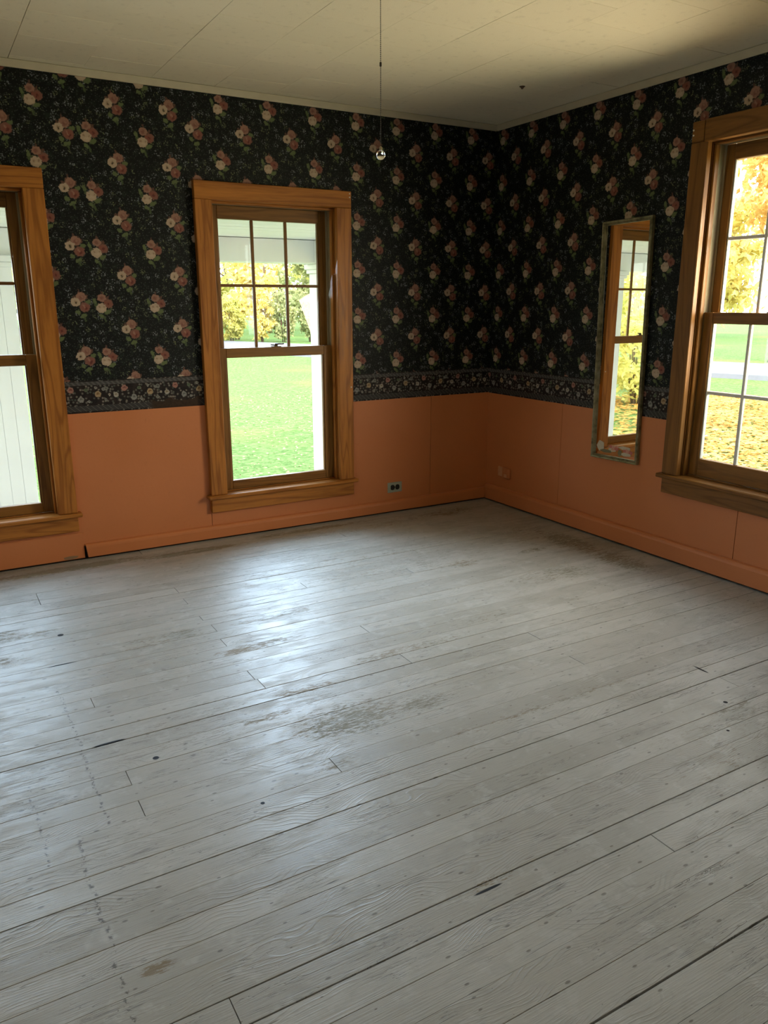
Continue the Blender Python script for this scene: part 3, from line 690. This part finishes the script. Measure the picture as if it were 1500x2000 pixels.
SID = plain('porch_white', (.88, .88, .87), .6, .3, 0, .05, 5)
porch = empty('porch', (-1.8, 1.1, GZ)); tag(porch, 'white painted porch with boxed board columns outside the left windows', 'porch')
def pbox(nm, lo, hi, m=SID, bv=.004): return box(nm, porch, lo, hi, m, bv, tuple(porch.location))
PX0, PX1, PD = -6.6, .20, 2.0
pbox('porch_floor', (PX0, .17, GZ + .02), (PX1, PD + .35, -.22), plain('porch_deck', (.40, .40, .38), .7))
yy = .17
k = 0
while yy < PD + .3:   # ceiling boards run along the house
    y1 = min(yy + .19, PD + .3); pbox('ceiling_board', (PX0, yy + .002, 1.925 + random.uniform(0, .004)), (PX1, y1 - .002, 1.95)); yy = y1
pbox('roof', (PX0 - .3, .17, 1.97), (PX1 + .3, PD + .6, 2.12), plain('roof_shingle', (.12, .11, .10), .9))
pbox('front_beam', (PX0, PD - .02, 1.735), (PX1, PD + .22, 1.925))
pbox('side_beam', (-.42, .18, 1.735), (-.22, PD - .021, 1.925))
def column(x0, x1):
    y0, y1 = PD - .04, PD + .24
    c = pbox('column_core', (x0 + .014, y0 + .014, -.22), (x1 - .014, y1 - .014, 1.70))
    n = 6
    for i in range(n):
        a, b = x0 + (x1 - x0) * i / n, x0 + (x1 - x0) * (i + 1) / n
        pbox('column_board', (a + .0007, y0, -.22), (b - .0007, y0 + .0135, 1.655), SID, .0012)
    pbox('column_board', (x0 - .001, y0 + .0015, -.22), (x0 + .0135, y1, 1.655)); pbox('column_board', (x1 - .0135, y0 + .0015, -.22), (x1 + .001, y1, 1.655))
    pbox('capital', (x0 - .02, y0 - .02, 1.655), (x1 + .02, y1 + .02, 1.69)); pbox('capital', (x0 - .035, y0 - .035, 1.69), (x1 + .035, y1 + .035, 1.734))
column(-3.39, -2.845); column(-.350, .15)

# ------------------------------------------------------------------ trees
def leafmat(name, stops, glow=.45):
    g = G(name, .6, .2); f = g.noise(g.pos(), 1.1, 3, .7); f2 = g.noise(g.pos(), 11, 2)
    c = g.ramp(g.m('MULTIPLY_ADD', f2, .5, g.m('MULTIPLY', f, .5)), stops); g.col(c)
    t = g.node('ShaderNodeBsdfTranslucent'); g.lk(c, t.inputs[0]); mx = g.node('ShaderNodeMixShader'); mx.inputs[0].default_value = glow
    g.lk(g.b.outputs[0], mx.inputs[1]); g.lk(t.outputs[0], mx.inputs[2]); g.lk(mx.outputs[0], g.n['Material Output'].inputs[0]); return g.mat
LEAF = {'gold': leafmat('leaves_gold', [(.35, (.74, .56, .16)), (.5, (.82, .70, .28)), (.65, (.82, .76, .42))]),
        'orange': leafmat('leaves_orange', [(.35, (.55, .26, .06)), (.5, (.74, .46, .14)), (.65, (.82, .64, .28))]),
        'green': leafmat('leaves_green', [(.35, (.27, .31, .14)), (.5, (.42, .46, .24)), (.65, (.66, .62, .32))]),
        'lime': leafmat('leaves_lime', [(.35, (.38, .42, .12)), (.5, (.58, .56, .18)), (.65, (.76, .66, .26))])}
BARK = plain('bark', (.17, .12, .085), .9, .2, 0, .4, 14)
def leaves(bm, centre, spread, n, size, rn):
    for _ in range(n):
        p = centre + Vector((rn.gauss(0, spread), rn.gauss(0, spread), rn.gauss(0, spread * .8)))
        R = Euler((rn.uniform(-1.2, 1.2), rn.uniform(-1.2, 1.2), rn.uniform(0, 6.3))).to_matrix(); s = size * rn.uniform(.6, 1.3)
        a, b = R @ Vector((s, 0, 0)), R @ Vector((0, s * .62, 0)); q = R @ Vector((0, 0, s * .18))
        v = [bm.verts.new(p + w) for w in (-a, -b * .9 + q, a, b + q)]; bm.faces.new(v)
def tree(x, y, h, crown, kind, seed, label, n_tip=46, size=.3, low=.3, lean=0., trunk_r=None, depth=3, group='trees outside the windows', name='tree'):
    rn = random.Random(seed); root = empty(name, (x, y, GZ)); tag(root, label, 'tree', group)
    tb, lb = bmesh.new(), bmesh.new(); r0 = trunk_r or h * .022
    def grow(p, d, L, r, lev):
        pts, rads = [p], [r]; steps = 4; q = p
        for i in range(steps):
            d = (d + Vector((rn.uniform(-.22, .22), rn.uniform(-.22, .22), rn.uniform(-.05, .14)))).normalized(); q = q + d * L / steps
            pts.append(q); rads.append(r * (1 - .55 * (i + 1) / steps))
        tube(tb, pts, rads, 9 if lev == 0 else 5)
        if lev >= 1:
            for k in (1, 2, 3, 4)[(0 if lev > 1 else 2):]: leaves(lb, pts[k], crown * (.15 if lev > 1 else .2), n_tip // 3 if k < 4 else n_tip, size, rn)
        if lev < depth - 1:
            for k in range(6 if lev == 0 else 3):
                i = rn.choice((2, 3, 4)) if lev else rn.choice((1, 2, 3, 3, 4)); a = rn.uniform(0, 6.3)
                if lev == 0 and h * low > pts[i].z: i = 3
                nd = (Vector((math.cos(a), math.sin(a), rn.uniform(.15, .8)))).normalized()
                grow(pts[i], nd, crown * (.8 if lev == 0 else .5) * rn.uniform(.7, 1.15), rads[i] * .55, lev + 1)
    grow(Vector((0, 0, -.15)), Vector((lean, lean * .3, 1)).normalized(), h * .72, r0, 0)
    done('trunk', tb, BARK, root, smooth=True); done('foliage', lb, LEAF[kind], root)['kind'] = 'stuff'
    return root
def bush(x, y, h, rad, kind, seed, label, group, name='bush', size=.07, n=36, clumps=70):
    rn = random.Random(seed); root = empty(name, (x, y, GZ)); tag(root, label, 'bush', group)
    tb, lb = bmesh.new(), bmesh.new()
    for k in range(9):
        a = rn.uniform(0, 6.3); q = rad * rn.uniform(.2, .7); tip = Vector((q * math.cos(a), q * math.sin(a), h * rn.uniform(.6, .95)))
        tube(tb, [Vector((.05 * math.cos(a), .05 * math.sin(a), -.1)), tip * .5 + Vector((0, 0, h * .08)), tip], [.025, .017, .006], 5)
    for k in range(clumps):
        u = rn.uniform(-1, 1); a = rn.uniform(0, 6.3); q = rn.uniform(.45, 1) ** .6; c = math.sqrt(1 - u * u)
        leaves(lb, Vector((rad * q * c * math.cos(a), rad * q * c * math.sin(a), h * .5 + h * .46 * q * u)), rad * .13, n, size, rn)
    done('stems', tb, BARK, root, smooth=True); done('foliage', lb, LEAF[kind], root)['kind'] = 'stuff'
    return root
def at(deg, r): return CAM.x + r * math.sin(math.radians(deg)), CAM.y + r * math.cos(math.radians(deg))
# far row seen through the window in the middle (bearing about 17..26 degrees)
FAR = [(13.6, 46, 7.5, 2.7, 'gold', 'golden tree at the left of the row beyond the road'), (18.4, 58, 10, 3.2, 'lime', 'tall lime-yellow tree in the row beyond the road'),
       (19.8, 45, 6.5, 2.0, 'gold', 'golden tree before taller ones in the middle of the far row'), (22.6, 70, 13, 3.8, 'green', 'tall dull green tree in the middle of the far row'),
       (25.4, 51, 7.5, 2.1, 'green', 'rounded green tree right of centre beyond the road'), (27.0, 60, 11, 3.4, 'lime', 'yellow-green tree next to the right porch column'),
       (29.6, 47, 8, 2.6, 'gold', 'golden tree at the right end of the far row'), (6, 46, 9, 3.4, 'lime', 'yellow-green tree glimpsed past the left porch column'), (16.6, 72, 12, 3.6, 'gold', 'faint golden tree behind the far row on the left'),
       (19.4, 88, 13, 3.6, 'lime', 'faint lime tree far behind the middle of the row'), (26.4, 84, 14, 3.6, 'gold', 'faint golden tree far behind the row on the right'), (22.2, 56, 8.5, 2.2, 'gold', 'golden tree just left of the rounded green one beyond the road')]
for i, (b, r_, h, c, kd, lb) in enumerate(FAR): tree(*at(b, r_), h, c, kd, 20 + i, lb, 110, .19, .10)
SHR = [(15.8, 42.5, 2.6, 'gold', 'low golden shrub at the left of the roadside shrubs'), (17.6, 43.5, 3.2, 'gold', 'bright golden shrub second from the left by the road'), (19.5, 42, 2.4, 'lime', 'small lime shrub third along the road'),
       (21.6, 42.0, 3.0, 'gold', 'golden shrub at the middle of the roadside'), (23.1, 42.2, 2.8, 'green', 'dull green shrub right of the middle by the road'), (25.0, 43, 3.2, 'green', 'large green shrub near the right porch column'), (26.9, 42.4, 2.8, 'lime', 'lime shrub rightmost by the road')]
for i, (b, r_, h, kd, lb) in enumerate(SHR): bush(*at(b, r_), h, .66, kd, 120 + i, lb, 'shrubs along the road', 'shrub', .10, 34, 60)
# trees beyond the right-hand window (bearing about 52..58 degrees)
tree(*at(61.5, 12.0), 9.5, 3.0, 'orange', 51, 'big orange oak close outside the right window', 130, .11, .30, -.10, .24)
tree(*at(50.0, 20), 9, 3.0, 'gold', 53, 'golden tree standing behind the big oak by the right window', 110, .13, .25)
tree(*at(56.2, 30), 9, 3.0, 'orange', 54, 'orange tree between the big oak and the road', 90, .17, .2)
tree(*at(60.5, 48), 10, 3.4, 'gold', 55, 'distant golden tree across the road right of the house', 90, .25, .1)
tree(*at(52.0, 52), 10, 3.4, 'gold', 56, 'distant yellow tree across the road left of the oak', 90, .25, .1)
# trees and shrubs to the left, which only the mirror shows
for i, (x, y, h, c, kd, lb) in enumerate(((-10.5, 11.0, 7.5, 1.9, 'orange', 'orange tree shown in the mirror above the bushes'), (-15.5, 12, 9, 2.3, 'gold', 'golden tree shown at the right of the mirror'), (-14.5, 18, 9, 2.5, 'orange', 'taller orange tree deep in the mirror view'))):
    tree(x, y, h, c, kd, 70 + i, lb, 120, .11, .12, 0, .12, 3, 'trees shown in the mirror')
for i, (x, y, h, c, kd, lb) in enumerate(((-6.9, 6.0, 2.5, .95, 'lime', 'leafy yellow-green bush nearest the porch in the mirror'), (-9.2, 6.9, 2.7, 1.05, 'lime', 'yellow-green bush further along in the mirror'), (-8.3, 9.3, 2.9, 1.0, 'gold', 'golden bush behind the green ones in the mirror'), (-11.6, 8.2, 2.8, 1.0, 'gold', 'golden bush at the far side of the mirror view'))):
    bush(x, y, h, c, kd, 90 + i, lb, 'bushes shown in the mirror')

# fallen leaves
def litter(name, pts, size, mat, label, seed):
    rn = random.Random(seed); vs, fs = [], []
    for x, y in pts:
        z = GZ + .10 * math.sin(x * .21) * math.cos(y * .17) + .035; a = rn.uniform(0, 6.3); s = size * rn.uniform(.6, 1.4); tl = rn.uniform(-.5, .5)
        ca, sa = math.cos(a) * s, math.sin(a) * s; k = len(vs)
        vs += [(x - ca, y - sa, z - tl * s * .4), (x + sa * .6, y - ca * .6, z), (x + ca, y + sa, z + tl * s * .5), (x - sa * .6, y + ca * .6, z + .01)]; fs.append((k, k + 1, k + 2, k + 3))
    me = bpy.data.meshes.new(name); me.from_pydata(vs, [], fs); return tag(link(name, me, mat), label, 'leaves', kind='stuff')
rn = random.Random(5)
litter('fallen_leaves', [q for q in ((rn.uniform(.8, 12), rn.uniform(-4, 7)) for _ in range(52000)) if q[1] < .62 * q[0] - .3], .055, LEAF['orange'], 'golden fallen leaves covering the ground outside the right window', 1)
litter('fallen_leaves', [(rn.uniform(-5, 9), 2.6 + 10 * rn.random() ** 1.6) for _ in range(6000)], .020, plain('pale_dry_leaf', (.40, .30, .20), .8, .2, 0, .4, 9), 'pale dry leaves scattered over the lawn by the porch', 2)
litter('fallen_leaves', [(rn.uniform(-12, -3.7), rn.uniform(2.6, 8)) for _ in range(9000)], .055, LEAF['orange'], 'orange fallen leaves under the bushes, shown in the mirror', 3)
